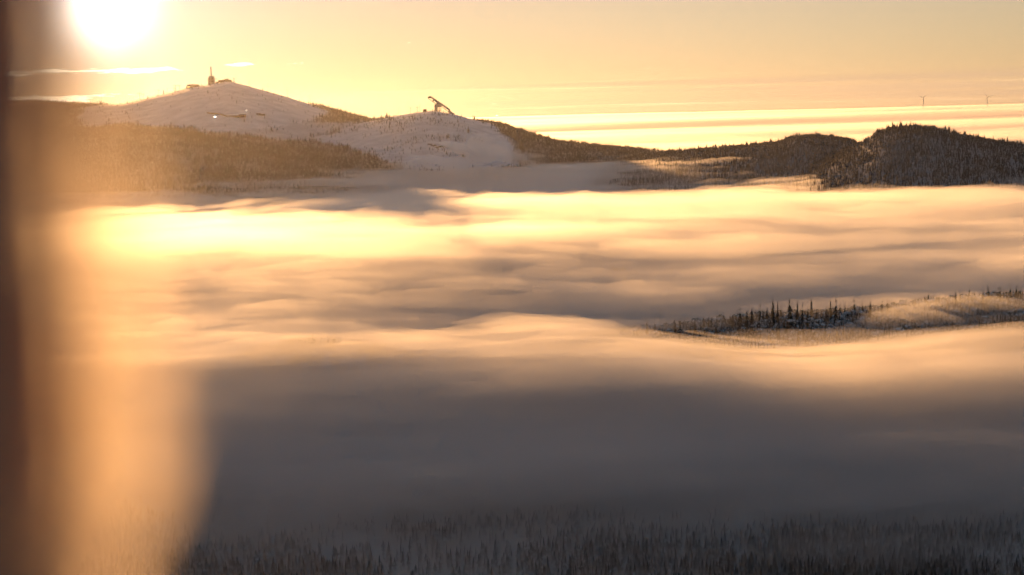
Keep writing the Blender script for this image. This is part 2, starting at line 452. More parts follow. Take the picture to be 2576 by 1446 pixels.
def fog_puff(px, py, lift, size, dens, seed, y0=1500, label='soft puff of mist rising at the foot of the ski jump slope'):
    d = ray(px, py); Y = np.arange(y0, 6000, 5.0); P = d[None] * (Y / d[1])[:, None]
    k = int(np.argmax(P[:, 2] <= terrain(P[:, 0], Y) - EYE)); c = P[k] + np.array([0, -30 if y0 > 1000 else -12, EYE + lift])
    bm = bmesh.new(); bmesh.ops.create_icosphere(bm, subdivisions=4, radius=1)
    for v in bm.verts:
        q = v.co
        f = 1 + 0.9 * float(fbm(np.array([q.x * 1.6 + q.z * 1.3 + seed]), np.array([q.y * 1.6 - q.z * 1.1]), 3, seed)[0])
        v.co = Vector((q.x * size[0], q.y * size[1], q.z * size[2])) * f + Vector(c)
    me = bpy.data.meshes.new('fog_puff'); bm.to_mesh(me); bm.free()
    tag(link('fog_puff', me, mat_volume('fog_puff_%d' % seed, dens, (0.985, 0.985, 0.99), FOG_G)), label, 'fog', None, 'stuff')
fog_puff(1195, 385, 8, (85, 60, 34), 0.011, 3)
fog_puff(1260, 400, 0, (110, 60, 24), 0.008, 6)
fog_puff(1110, 408, 0, (120, 60, 18), 0.007, 9)
fog_puff(2335, 800, 3, (52, 34, 10), 0.008, 12, 950, 'golden mist drifting across the foggy spruce ridge')
fog_puff(2420, 785, 4, (60, 34, 11), 0.008, 15, 950, 'golden mist drifting across the foggy spruce ridge')
fog_puff(1590, 838, 2, (46, 30, 9), 0.012, 18, 950, 'pale mist over the sinking end of the spruce ridge')
wisp_sheet(101, 3, 0.02, 24, 0.0050, 520, 120, rot=0.06)
wisp_sheet(131, 11, 0.08, 24, 0.0048, 420, 85, rot=0.2)
wisp_sheet(221, 10, 0.12, 22, 0.0020, 700, 190, y0=2250, y1=4500, nu=120, ny=80)
wisp_sheet(191, -4, 0.05, 18, 0.0065, 210, 48, y1=2400, rot=-0.08, nu=240, ny=260)

def fog_surface(X, Y):
    return fog_top(np.asarray(X, float), np.asarray(Y, float)) + EYE

# ------------------------------------------------------------------ forests
def frost_mat(name, snow, dark):
    m, T, out = mat_new(name)
    b = T.n('ShaderNodeBsdfPrincipled'); b.inputs['Roughness'].default_value = 0.85
    geo = T.n('ShaderNodeNewGeometry')
    sp = T.n('ShaderNodeSeparateXYZ'); T.l(geo.outputs['Normal'], sp.inputs[0])
    n = T.noise(geo.outputs['Position'], 0.55, 3, 0.6)
    n2 = T.noise(geo.outputs['Position'], 0.012, 2, 0.5)
    f = T.math('ADD', T.math('MULTIPLY', T.math('ABSOLUTE', sp.outputs[2]), 0.55), T.math('ADD', T.math('MULTIPLY', n, 1.1), T.math('MULTIPLY', n2, 0.35)))
    fac = T.smooth(f, 1.28 - snow, 1.70 - snow)
    T.l(T.mix(fac, (*dark, 1), (0.70, 0.71, 0.74, 1)), b.inputs['Base Color'])
    T.l(b.outputs[0], out.inputs[0])
    return m
M_NEEDLE = frost_mat('frosted_needles', 0.44, (0.036, 0.036, 0.036))
M_DARKNEEDLE = frost_mat('dark_needles', 0.34, (0.028, 0.030, 0.022))
M_TWIG = frost_mat('frosted_birch_twigs', 0.52, (0.10, 0.075, 0.06))
M_BARK = mat_plain('spruce_bark', (0.11, 0.085, 0.07), 0.9, 0.3, 3.0)

def spruce_low(seed, sides=5, tiers=4, slim=0.22):
    r = np.random.default_rng(seed); V = []; Fc = []
    for t in range(tiers):
        z0 = 0.06 + 0.80 * t / tiers; z1 = z0 + 0.80 / tiers * 1.9
        if t == tiers - 1: z1 = 1.0
        rr = slim * (1 - 0.80 * t / tiers) * r.uniform(0.8, 1.15)
        b = len(V); a0 = r.random() * 6.28
        for i in range(sides):
            a = a0 + 6.283 * i / sides; q = rr * r.uniform(0.6, 1.25)
            V.append((q * math.cos(a), q * math.sin(a), z0 + r.uniform(-0.03, 0.03)))
        V.append((r.uniform(-.01, .01), r.uniform(-.01, .01), min(z1, 1.0)))
        Fc += [(b + i, b + (i + 1) % sides, b + sides) for i in range(sides)]
    return np.array(V), np.array(Fc)
def birch_low(seed):
    r = np.random.default_rng(seed); V = []; Fc = []
    for t in range(7):
        c = np.array([r.normal(0, .15), r.normal(0, .15), r.uniform(0.3, 0.88)]); s_ = r.uniform(0.13, 0.22)
        b = len(V)
        for d in ((1, 0, 0), (-1, 0, 0), (0, 1, 0), (0, -1, 0), (0, 0, 1.1), (0, 0, -1)):
            V.append(c + s_ * np.array(d) * r.uniform(0.7, 1.3, 3))
        Fc += [(b + i, b + j, b + k) for i, j, k in ((0, 2, 4), (2, 1, 4), (1, 3, 4), (3, 0, 4), (2, 0, 5), (1, 2, 5), (3, 1, 5), (0, 3, 5))][:6]
    return np.array(V), np.array(Fc)
LOW = [spruce_low(i) for i in range(6)] + [spruce_low(20 + i, slim=0.15, tiers=4) for i in range(3)] + [birch_low(40), birch_low(41)] + [spruce_low(60 + i, sides=5, tiers=6, slim=(.17, .20, .15)[i]) for i in range(3)]

def spruce_fine(seed, slim=0.15, tiers=11, tip=1.0, gap=0.0):
    """one spruce of height 1: (trunk mesh, crown mesh) with drooping star tiers"""
    r = np.random.default_rng(seed); V = []; Fc = []
    for t in range(tiers):
        q = t / (tiers - 1)
        z0 = 0.09 + 0.83 * q
        if r.random() < gap: continue
        n = int(r.integers(6, 9))
        rr = slim * ((1 - q) ** 0.75 + 0.10) * r.uniform(0.72, 1.18) * (0.75 if q < 0.12 else 1)
        b = len(V); a0 = r.random() * 6.28; h = 0.135 * (1 - 0.35 * q)
        for i in range(2 * n):
            a = a0 + 3.1416 * i / n
            L = rr * (r.uniform(0.75, 1.3) if i % 2 == 0 else r.uniform(0.25, 0.45))
            V.append((L * math.cos(a), L * math.sin(a), z0 - (0.035 if i % 2 == 0 else -0.01) * r.uniform(0.5, 1.4)))
        V.append((r.normal(0, .004), r.normal(0, .004), min(1.0, z0 + h)))
        Fc += [(b + i, b + (i + 1) % (2 * n), b + 2 * n) for i in range(2 * n)]
    crown = mesh('crown', V, Fc)
    tv = []; tf = []; k = 6
    for z, rd in ((0, 0.016), (0.5, 0.010), (0.99, 0.002)):
        tv += [(rd * math.cos(6.283 * i / k), rd * math.sin(6.283 * i / k), z) for i in range(k)]
    for j in range(2):
        tf += [(j * k + i, j * k + (i + 1) % k, (j + 1) * k + (i + 1) % k, (j + 1) * k + i) for i in range(k)]
    trunk = mesh('trunk', tv, tf, True)
    trunk.materials.append(M_BARK)
    return trunk, crown
def birch_fine(seed):
    r = np.random.default_rng(seed); V = []; Fc = []
    for t in range(26):
        a = r.random() * 6.28; h = r.uniform(0.28, 0.97); w = 0.24 * math.sin(math.pi * min(1, (h - 0.15) / 0.9)) * math.sqrt(r.random())
        c = np.array([w * math.cos(a), w * math.sin(a), h]); s_ = r.uniform(0.05, 0.10); b = len(V)
        for d in ((1, 0, 0), (-1, 0, 0), (0, 1, 0), (0, -1, 0), (0, 0, 1.3), (0, 0, -1)):
            V.append(c + s_ * np.array(d) * r.uniform(0.5, 1.4, 3))
        Fc += [(b + i, b + j, b + k) for i, j, k in ((0, 2, 4), (2, 1, 4), (1, 3, 4), (3, 0, 4), (2, 0, 5), (1, 2, 5), (3, 1, 5), (0, 3, 5))]
    crown = mesh('crown', V, Fc); crown.materials.append(M_TWIG)
    trunk, _ = spruce_fine(seed, tiers=2)
    return trunk, crown

# visibility over the terrain
_us = np.linspace(-0.47, 0.47, 380); _Ys = np.concatenate([np.linspace(560, 1500, 150), np.linspace(1510, 6000, 420)])
_U, _YY = np.meshgrid(_us, _Ys)
_EL = (terrain(_U * _YY, _YY) - EYE) / _YY
_HOR = np.maximum.accumulate(_EL, 0)
def visible(X, Y, ztop):
    i = np.clip(np.round((X / Y + 0.47) / 0.94 * 379).astype(int), 0, 379)
    j = np.clip(np.searchsorted(_Ys, Y) - 2, 0, len(_Ys) - 1)
    return (ztop - EYE) / Y > _HOR[j, i] - 1e-4
def hit(px, py, y0=600, y1=6000, off=0.0):
    Y = np.arange(y0, y1, 4.0); d = ray(px, py)
    P = d[None, :] * (Y / d[1])[:, None]
    g = terrain(P[:, 0], Y) - EYE + off
    k = np.argmax(P[:, 2] <= g)
    return np.array([P[k, 0], Y[k], g[k] + EYE - off])

def scatter():
    pts = []
    def band(y0, y1, dens, hmin, hmax, kind):
        area = 0.47 * (y1 ** 2 - y0 ** 2); n = int(area * dens)
        Y = np.sqrt(RNG.uniform(y0 ** 2, y1 ** 2, n)); X = RNG.uniform(-0.47, 0.47, n) * Y
        Z = terrain(X, Y)
        H = RNG.triangular(hmin, (hmin + hmax) / 2.2, hmax, n)
        if y0 > 1900: H = np.where(RNG.random(n) < 0.16, H * RNG.uniform(1.4, 1.75, n), H)
        px, py = proj(np.stack([X, Y, Z], 1))
        keep = (px > -200) & (px < 2780) & (py < 1560)
        keep &= Z + H > fog_surface(X, Y) - (28 if y0 > 900 else 60)
        keep &= visible(X, Y, Z + H)
        cl = fbm(X / 190, Y / 190, 3, 80)
        if y0 > 1900:
            p = np.full(n, 1.0)
            for poly, q in ((OPEN_FELL, 0.03), (OPEN_MID, 0.34), (OPEN_JUMP, 0.18), (OPEN_PISTE, 0.0)):
                p[inside(poly, px + 30 * fbm(X / 130, Y / 130, 2, 90) + RNG.normal(0, 6, n), py + 12 * fbm(X / 130, Y / 130, 2, 95) + RNG.normal(0, 2, n))] = q
            sparse = p < 0.5
            p = np.where(sparse, p * np.clip(0.6 + 3.2 * cl, 0, 4), p * np.clip(1.35 + 1.2 * cl, 0.3, 1))
            keep &= RNG.random(n) < p
            H = np.where(sparse, H * RNG.uniform(0.4, 0.9, n), H)
        else:
            keep &= RNG.random(n) < np.clip(0.95 + 1.2 * cl, 0.15, 1) * ((1 - sstep(720, 850, Y)) if y0 < 800 else 1)
            if y0 > 800: keep &= Z - EYE > -207
        return np.stack([X, Y, Z, H, px, py], 1)[keep]
    near = band(560, 850, 1 / 6.5, 6, 13, 'near')
    mid = band(900, 1420, 1 / 15, 4, 10.5, 'mid')
    far = band(1950, 5260, 1 / 62, 5.5, 12.5, 'far')
    return near, mid, far
NEAR, MID, FAR = scatter()

SLIMW = {}
def shape_word(H, lo, hi): return 'short' if H < lo else 'tall' if H > hi else 'middling'
def place_tree(name, trunk, crown, X, Y, Z, H, wid, label, group, cat='tree'):
    t = empty(name, (X, Y, Z - 0.3))
    w_ = wid * random.uniform(0.8, 1.5)
    t.scale = (H * w_, H * w_, H); t.rotation_euler = (random.gauss(0, .03), random.gauss(0, .03), random.random() * 6.28)
    tag(t, label, cat, group)
    link('trunk', trunk, None, t); link('crown', crown, None, t)
    return t
SPR = []
for k in range(6):
    tr, cr = spruce_fine(100 + k, slim=(0.15, 0.12, 0.17, 0.10, 0.13, 0.16)[k], tiers=(11, 12, 10, 13, 11, 12)[k], gap=(0, .1, 0, .15, .05, 0)[k])
    cr.materials.append(M_NEEDLE); SPR.append((tr, cr))
DSPR = []
for k in range(4):
    tr, cr = spruce_fine(200 + k, slim=(0.13, 0.11, 0.14, 0.09)[k], tiers=12, gap=0.12)
    cr.materials.append(M_DARKNEEDLE); DSPR.append((tr, cr))
BIR = [birch_fine(300 + k) for k in range(3)]

# spruces that stand clear of the fog on the low ridge, read off one by one (top pixels)
_tops = [(140, 300), (193, 298), (325, 300), (352, 300), (375, 305), (450, 303), (508, 303), (538, 305), (555, 308), (590, 305), (637, 265), (690, 300), (712, 285),
         (745, 233), (787, 258), (818, 230), (865, 205), (890, 255), (913, 235), (948, 190), (960, 124), (985, 190), (1003, 218), (1068, 180), (1108, 195), (1143, 208),
         (1178, 230), (1204, 180), (1230, 240), (1297, 228), (1330, 183), (1360, 172), (1388, 212), (1420, 210), (1485, 180), (1535, 200), (1577, 185), (1655, 185),
         (1698, 175), (1955, 145), (2140, 130), (2165, 125), (2217, 115), (2240, 135), (2310, 125), (2353, 85), (2405, 105), (2425, 100), (2447, 120), (2490, 80), (2528, 92), (2555, 105)]
count = 0
for i, (cx, cy) in enumerate(_tops):
    px = (2500 + cx / 1.614) * 0.62891; py = (1080 + cy / 1.614) * 0.62891
    D = 1150 + random.uniform(-25, 12)
    p = at(px, py, D); zg = float(terrain(p[0], p[1]))
    H = min(max(p[2] - zg + 0.3, 4.5), 26)
    tall = cy == 124
    tr, cr = (DSPR[3] if tall else DSPR[i % 3])
    right = cx > 1900
    lab = ('tallest thin dark spruce spiking far above the low foggy ridge' if tall else
           shape_word(H, 8, 12) + ' dark spruce on the high end of the low foggy ridge' if right else
           shape_word(H, 8, 13) + ' slim dark spruce rising clear of the foggy ridge' if cx > 600 else
           'half-hidden dark spruce where the ridge sinks into fog beside the utility pole')
    place_tree('spruce_tree', tr, cr, p[0], p[1], zg, H, 1.0 if H < 14 else 0.8, lab, 'spruces standing clear on the foggy ridge'); count += 1
# the small clump poking out of the fog
for i, (px, py) in enumerate([(757, 838), (764, 846), (777, 838), (785, 832), (790, 837), (806, 840), (813, 843), (824, 841), (838, 838), (770, 850), (799, 846)]):
    p = at(px, py, 1055 + random.uniform(-10, 10)); zg = float(terrain(p[0], p[1]))
    tr, cr = DSPR[i % 3]
    place_tree('spruce_tree', tr, cr, p[0], p[1], zg, min(max(p[2] - zg, 5), 20), 1.0, 'spruce top in the small lone clump poking through low fog', 'spruce clump in the fog'); count += 1
# frosted trees on the face of the ridge and in the dark forest below
vis_mid = MID[(MID[:, 2] + MID[:, 3] > fog_surface(MID[:, 0], MID[:, 1]) - 6) & (MID[:, 4] > 1450) & (MID[:, 4] < 2590) & (MID[:, 1] > 1040)]
o = np.argsort(-vis_mid[:, 3] / vis_mid[:, 1])[:118]
sel = {tuple(r) for r in vis_mid[o]}
for i, r in enumerate(vis_mid[o]):
    if i % 3 == 2:
        tr, cr = BIR[i % len(BIR)]
        place_tree('birch_tree', tr, cr, r[0], r[1], r[2], r[3] * 0.7, 1.0, shape_word(r[3], 5.5, 7.2) + ' pale frosted birch on the flank of the foggy ridge', 'frosted birches on the foggy ridge')
    else:
        tr, cr = SPR[i % 6]
        place_tree('spruce_tree', tr, cr, r[0], r[1], r[2], r[3], 1.0, shape_word(r[3], 6.2, 7.4) + ' ' + ('broad', 'slender', 'broad', 'needle-thin', 'slender', 'broad')[i % 6] + ' frosted spruce in the forest flank of the foggy ridge', 'frosted spruces on the foggy ridge')
    count += 1
vis_near = NEAR[(NEAR[:, 4] > 330) & (NEAR[:, 4] < 2590) & (NEAR[:, 5] < 1470)]
o = np.argsort(-vis_near[:, 3] / vis_near[:, 1])[:300 - count]
sel |= {tuple(r) for r in vis_near[o]}
for i, r in enumerate(vis_near[o]):
    tr, cr = SPR[i % 6]
    place_tree('spruce_tree', tr, cr, r[0], r[1], r[2], r[3], 1.0, shape_word(r[3], 12.5, 13.6) + ' ' + ('broad', 'slender', 'spreading', 'needle-thin', 'ragged', 'bushy')[i % 6] + ' snow-dusted spruce in the dark forest below the fog', 'spruces in the dark forest under the fog')

def build_forest():
    rows = np.vstack([np.array([r for r in G if tuple(r) not in sel]) for G in (NEAR, MID, FAR)])
    Vs, Fs, off = [], [], 0
    kind = RNG.integers(0, 9, len(rows))
    kind = np.where((rows[:, 1] < 1500) & (rows[:, 1] > 900) & (RNG.random(len(rows)) < 0.3), 9 + RNG.integers(0, 2, len(rows)), kind)
    kind = np.where(rows[:, 1] < 900, 11 + RNG.integers(0, 3, len(rows)), kind)
    ang = RNG.random(len(rows)) * 6.28
    for k, (V, Fc) in enumerate(LOW):
        q = rows[kind == k]; a = ang[kind == k]
        if not len(q): continue
        H = q[:, 3][:, None]
        wid = RNG.uniform(0.85, 1.35, len(q))[:, None]
        c, s_ = np.cos(a)[:, None], np.sin(a)[:, None]
        x = (V[None, :, 0] * c - V[None, :, 1] * s_) * H * wid + q[:, 0][:, None]
        y = (V[None, :, 0] * s_ + V[None, :, 1] * c) * H * wid + q[:, 1][:, None]
        z = V[None, :, 2] * H + q[:, 2][:, None] - 0.4
        Vs.append(np.stack([x, y, z], 2).reshape(-1, 3))
        idx = Fc[None] + (np.arange(len(q)) * len(V))[:, None, None] + off
        Fs.append(idx.reshape(-1, 3)); off += len(q) * len(V)
    me = np_mesh('spruce_forest', np.vstack(Vs), np.vstack(Fs), False, 3)
    o = link('spruce_forest', me, M_NEEDLE)
    tag(o, 'frosted spruce forest covering the hillsides', 'forest', None, 'stuff')
build_forest()

# ------------------------------------------------------------------ buildings and lifts on the fells
M_CONC = mat_plain('grey_concrete', (0.30, 0.28, 0.26), 0.85, 0.2, 0.3)
M_CLAD = mat_plain('brown_cladding', (0.16, 0.11, 0.08), 0.8, 0.25, 0.5)
M_DARK = mat_plain('dark_steel', (0.07, 0.065, 0.06), 0.6, 0.2, 0.8)
M_MAST = mat_plain('mast_fibreglass', (0.28, 0.20, 0.17), 0.6, 0.2, 0.4)
M_GLASS = mat_plain('dark_glazing', (0.03, 0.03, 0.035), 0.15, 0.1, 0.4)
M_ROOFSNOW = mat_plain('roof_snow', (0.74, 0.75, 0.78), 0.8, 0.06, 0.5)
M_WOOD = mat_plain('timber', (0.20, 0.12, 0.07), 0.8, 0.3, 0.5)
M_ROCK = mat_plain('bare_rock', (0.14, 0.10, 0.08), 0.9, 0.4, 0.25)
M_WHITE = mat_plain('white_paint', (0.75, 0.75, 0.75), 0.5, 0.05, 0.2)
M_TURB = mat_plain('turbine_grey', (0.42, 0.42, 0.43), 0.5, 0.05, 0.2)
M_LAMP = mat_emit('lit_floodlight', (1.0, 0.93, 0.75), 9.0)
M_WARM = mat_emit('lit_window', (1.0, 0.62, 0.22), 1.3)

def c1(x, y): return ((400 + x / 2.862) * .62891, (200 + y / 2.862) * .62891)
def c2(x, y): return ((1200 + x / 2.576) * .62891, (330 + y / 2.576) * .62891)
def c3(x, y): return ((700 + x / 8.587) * .62891, (240 + y / 8.587) * .62891)
def c4(x, y): return ((1620 + x / 10.733) * .62891, (360 + y / 10.733) * .62891)
def c8(x, y): return ((3600 + x / 6.44) * .62891, (350 + y / 6.44) * .62891)

def slab(name, pts, D, th, mat, parent, bevel=0.0, smooth=False):
    """outline (pixels on the vertical plane Y = D) given a real thickness th along Y"""
    org = np.array(parent.matrix_world.translation) if parent is not None else np.zeros(3)
    loc = parent.location if parent is not None else (0, 0, 0)
    P = np.array([at(x, y, D) for x, y in pts]) - np.array(loc)
    n = len(P)
    V = [(p[0], p[1] - th / 2, p[2]) for p in P] + [(p[0], p[1] + th / 2, p[2]) for p in P]
    Fc = [tuple(range(n)), tuple(range(2 * n - 1, n - 1, -1))] + [(i, (i + 1) % n, n + (i + 1) % n, n + i)[::-1] for i in range(n)]
    me = mesh(name, V, Fc)
    bm = bmesh.new(); bm.from_mesh(me); bmesh.ops.recalc_face_normals(bm, faces=bm.faces)
    if bevel: bmesh.ops.bevel(bm, geom=bm.edges[:], offset=bevel, segments=1, affect='EDGES')
    bm.to_mesh(me); bm.free()
    return link(name, me, mat, parent)
def box(name, lo, hi, mat, parent, bevel=0.0, taper=0.0):
    (x0, y0, z0), (x1, y1, z1) = lo, hi
    t = taper
    V = [(x0, y0, z0), (x1, y0, z0), (x1, y1, z0), (x0, y1, z0), (x0 + t, y0 + t, z1), (x1 - t, y0 + t, z1), (x1 - t, y1 - t, z1), (x0 + t, y1 - t, z1)]
    me = mesh(name, V, [(3, 2, 1, 0), (4, 5, 6, 7), (0, 1, 5, 4), (1, 2, 6, 5), (2, 3, 7, 6), (3, 0, 4, 7)])
    if bevel:
        bm = bmesh.new(); bm.from_mesh(me); bmesh.ops.bevel(bm, geom=bm.edges[:], offset=bevel, segments=1, affect='EDGES'); bm.to_mesh(me); bm.free()
    return link(name, me, mat, parent)
def tube(name, pts, rads, mat, parent, k=8):
    V = []; Fc = []
    pts = [Vector([float(c) for c in p]) for p in pts]
    for i, p in enumerate(pts):
        d = (pts[min(i + 1, len(pts) - 1)] - pts[max(i - 1, 0)]).normalized()
        a = d.orthogonal().normalized(); b = d.cross(a)
        for j in range(k):
            t = 6.2832 * j / k
            V.append(p + rads[i] * (math.cos(t) * a + math.sin(t) * b))
    for i in range(len(pts) - 1):
        Fc += [(i * k + j, i * k + (j + 1) % k, (i + 1) * k + (j + 1) % k, (i + 1) * k + j) for j in range(k)]
    Fc += [tuple(range(k))[::-1], tuple((len(pts) - 1) * k + j for j in range(k))]
    return link(name, mesh(name, V, Fc), mat, parent)

DF = 5200.0
def fell_xz(px, py, D=DF):
    p = at(px, py, D); return p[0], p[2]

def build_tower():
    xb, zb = fell_xz(*c3(1262, 880)); base = (xb, DF, zb - 4)
    t = empty('telecom_tower', base)
    tag(t, 'tall square telecom tower with a thick round mast on the fell summit', 'tower')
    s = 0.1076
    def Z(cy): return fell_xz(*c3(1262, cy))[1] - base[2]
    def X(cx): return (cx - 1262) * s
    body = box('tower_body', (X(1165), -9, 0), (X(1360), 9, Z(612)), M_CONC, t, 0.15)
    box('upper_block', (X(1186), -8, Z(612)), (X(1354), 8, Z(545)), M_CONC, t, 0.2)
    box('stair_shaft', (X(1149), -3, 0.5), (X(1165) + .05, 3, Z(605)), M_CLAD, t, 0.1)
    box('gallery', (X(1158), -10.2, Z(690)), (X(1368), 10.2, Z(681)), M_CONC, t)
    box('antenna_bracket', (X(1368), -1, Z(690)), (X(1396), 1, Z(683)), M_DARK, t)
    for cx0, cx1, cy0, cy1 in ((1190, 1240, 632, 672), (1265, 1342, 630, 668), (1185, 1240, 703, 762), (1270, 1350, 703, 762), (1185, 1226, 788, 842)):
        box('window_panel', (X(cx0), -9.12, Z(cy1)), (X(cx1), -8.9, Z(cy0)), M_CLAD, body)
    m = tube('mast', [(X(1266), 0, Z(545)), (X(1266), 0, Z(520)), (X(1264), 0, Z(515)), (X(1262), 0, Z(245)), (X(1262), 0, Z(235))], [1.7, 1.7, 2.3, 2.3, 1.5], M_MAST, t, 12)
    for cy in (300, 375, 450): tube('mast_band', [(X(1263), 0, Z(cy)), (X(1263), 0, Z(cy - 6))], [2.42, 2.42], M_WHITE, m, 12)
    tube('lightning_rod', [(X(1262), 0, Z(236)), (X(1262), 0, Z(212))], [0.25, 0.12], M_DARK, m, 5)
build_tower()

def build_summit_house():
    x, z = fell_xz(*c3(1660, 810)); t = empty('summit_lodge', (x, DF - 4, z - 3))
    tag(t, 'snow-blown summit lodge with stepped flat roofs and thin antennas', 'building')
    slab('main_hall', [c3(*p) for p in ((1500, 840), (1500, 692), (1690, 680), (1925, 680), (1925, 860))], DF - 4, 24, M_CLAD, t, 0.1)
    slab('side_wing', [c3(*p) for p in ((1405, 840), (1405, 752), (1500, 742), (1500, 840))], DF - 3, 16, M_CLAD, t, 0.1)
    slab('roof_house', [c3(*p) for p in ((1690, 681), (1716, 652), (1822, 640), (1832, 681))], DF - 2, 10, M_CLAD, t, 0.1)
    slab('roof_snow', [c3(*p) for p in ((1497, 693), (1500, 686), (1690, 674), (1692, 680))], DF - 4, 25, M_ROOFSNOW, t)
    slab('lit_window', [c3(*p) for p in ((1505, 790), (1505, 768), (1538, 768), (1538, 790))], DF - 16.2, .3, M_WARM, t)
    for cx, cy0, cy1 in ((1712, 660, 585), (1815, 645, 572), (1842, 690, 570)):
        xa, za = fell_xz(*c3(cx, cy0)); xt, zt = fell_xz(*c3(cx, cy1))
        a = tube('antenna', [(xa - x, 0, za - z + 3), (xa - x, 0, zt - z + 3)], [0.28, 0.18], M_DARK, t, 5)
    box('antenna_head', (fell_xz(*c3(1803, 580))[0] - x, -.4, fell_xz(*c3(1815, 580))[1] - z + 3), (fell_xz(*c3(1828, 580))[0] - x, .4, fell_xz(*c3(1815, 572))[1] - z + 3), M_DARK, t)
build_summit_house()

def build_station():
    x, z = fell_xz(*c3(600, 990)); t = empty('lift_station', (x, DF - 6, z - 2))
    tag(t, 'low lift top station with glazed end on the fell crest', 'lift station')
    slab('hall', [c3(*p) for p in ((560, 1010), (560, 842), (800, 838), (832, 884), (930, 890), (955, 925), (960, 1000))], DF - 6, 18, M_CLAD, t, 0.1)
    slab('glazed_end', [c3(*p) for p in ((385, 1010), (402, 915), (436, 846), (560, 842), (560, 1005))], DF - 6, 16, M_GLASS, t, 0.1)
    slab('roof_snow', [c3(*p) for p in ((430, 846), (440, 836), (798, 830), (806, 839))], DF - 6, 19, M_ROOFSNOW, t)
    for k in range(4):
        cx = 425 + k * 26
        slab('window_pane', [c3(*p) for p in ((cx, 940), (cx, 905), (cx + 18, 905), (cx + 18, 940))], DF - 14.2, .2, M_WARM, t)
    slab('roof_vent', [c3(*p) for p in ((595, 835), (595, 820), (625, 820), (625, 835))], DF - 5, 4, M_DARK, t)
build_station()

def pylon(conv, cx, cytop, cybase, arm, D, label, group, lamps=False):
    p = at(*conv(cx, cybase), D); q = at(*conv(cx, cytop), D)
    zg = float(terrain(p[0], D)); h = max(q[2] - zg, 7)
    t = empty('lift_pylon', (p[0], D, zg - 0.5)); tag(t, label, 'pylon', group)
    tube('pole', [(0, 0, 0), (0, 0, h)], [0.75, 0.5], M_DARK, t, 8)
    box('crossarm', (-arm / 2, -.5, h - 1.6), (arm / 2, .5, h - 0.7), M_DARK, t)
    for s_ in (-1, 1):
        b = box('sheave_assembly', (s_ * arm / 2 - .5, -3, h - 2.5), (s_ * arm / 2 + .5, 3, h - 1.6), M_DARK, t)
    box('work_platform', (-1.2, -.8, h), (1.2, .8, h + .7), M_DARK, t)
GP = 'chairlift pylons along the fell crest'
for a in ((455, 487, 572, 15), (497, 500, 560, 8), (868, 402, 468, 17), (850, 430, 470, 9), (910, 402, 455, 9), (675, 455, 505, 7)):
    pylon(c1, a[0], a[1], a[2], a[3], DF - 10, {455: 'lowest wide-armed chairlift pylon, beside the first spruces of the fell crest', 497: 'short-armed chairlift pylon just uphill of the lowest wide-armed one',
          868: 'widest-armed chairlift pylon just below the lift station', 850: 'stubby chairlift pylon close beside the widest-armed one', 910: 'narrow chairlift pylon nearest the lift station',
          675: 'small chairlift pylon halfway up the fell crest'}[a[0]], GP)
pylon(c1, 1543, 322, 392, 13, DF - 6, 'steel chairlift pylon with wide crossarm just beside the summit lodge', GP)
pylon(c2, 1137, 255, 300, 11, 4690, 'chairlift pylon with a wide crossarm on the ski jump hill', 'chairlift pylons on the ski jump hill')
pylon(c2, 1208, 248, 292, 9, 4690, 'chairlift pylon with a wide crossarm on the ski jump hill', 'chairlift pylons on the ski jump hill')

def lamp_post(conv, cx, cytop, cybase, D, label, group, lit=False, Hmin=8):
    p = at(*conv(cx, cybase), D); q = at(*conv(cx, cytop), D)
    zg = float(terrain(p[0], p[1])); h = max(q[2] - zg, Hmin)
    t = empty('floodlight_post', (p[0], p[1], zg - 0.4)); tag(t, label, 'floodlight', group)
    tube('pole', [(0, 0, 0), (0, 0, h)], [0.42, 0.3], M_DARK, t, 6)
    hd = box('lamp_head', (-1.3, -.5, h), (1.3, .5, h + .9), M_DARK, t)
    if lit: box('lamp_glass', (-1.3, -.75, h - .1), (1.3, -.52, h + 1.8), M_LAMP, hd)
GL = 'floodlight posts along the fell crest'
for cx, a, b in ((640, 462, 512), (773, 440, 490), (1160, 360, 412), (1207, 352, 412), (1337, 322, 372), (1531, 316, 388), (1703, 360, 425), (1712, 345, 427), (1925, 382, 465), (2143, 446, 525), (2155, 460, 528), (2405, 525, 582)):
    where = ('near the small pylon halfway up the crest' if cx < 700 else 'downhill of the stubby pylon on the crest' if cx < 800 else 'between lift station and telecom tower' if cx < 1300 else 'between telecom tower and summit lodge' if cx < 1400
             else 'touching the pylon beside the summit lodge' if cx < 1600 else 'in the first pair downhill of the summit lodge' if cx < 1800 else 'standing alone on the slope past the summit lodge' if cx < 2000
             else 'in the pair just above the first spruces past the lodge' if cx < 2300 else 'among the first spruces downhill of the summit lodge')
    lamp_post(c1, cx, a, b, DF - 4, 'thin floodlight post ' + where, GL)
for cx, a, b, D in ((105, 140, 192, 5190), (320, 182, 242, 5190), (1235, 232, 282, 4690), (1015, 265, 292, 4690)):
    lamp_post(c2, cx, a, b, D, 'thin floodlight post among the spruces between fell and ski jump', 'floodlight posts near the ski jump')
lamp_post(c2, 2030, 340, 400, 4690, 'lit floodlight on a post above the spruces right of the ski jump', None, True)

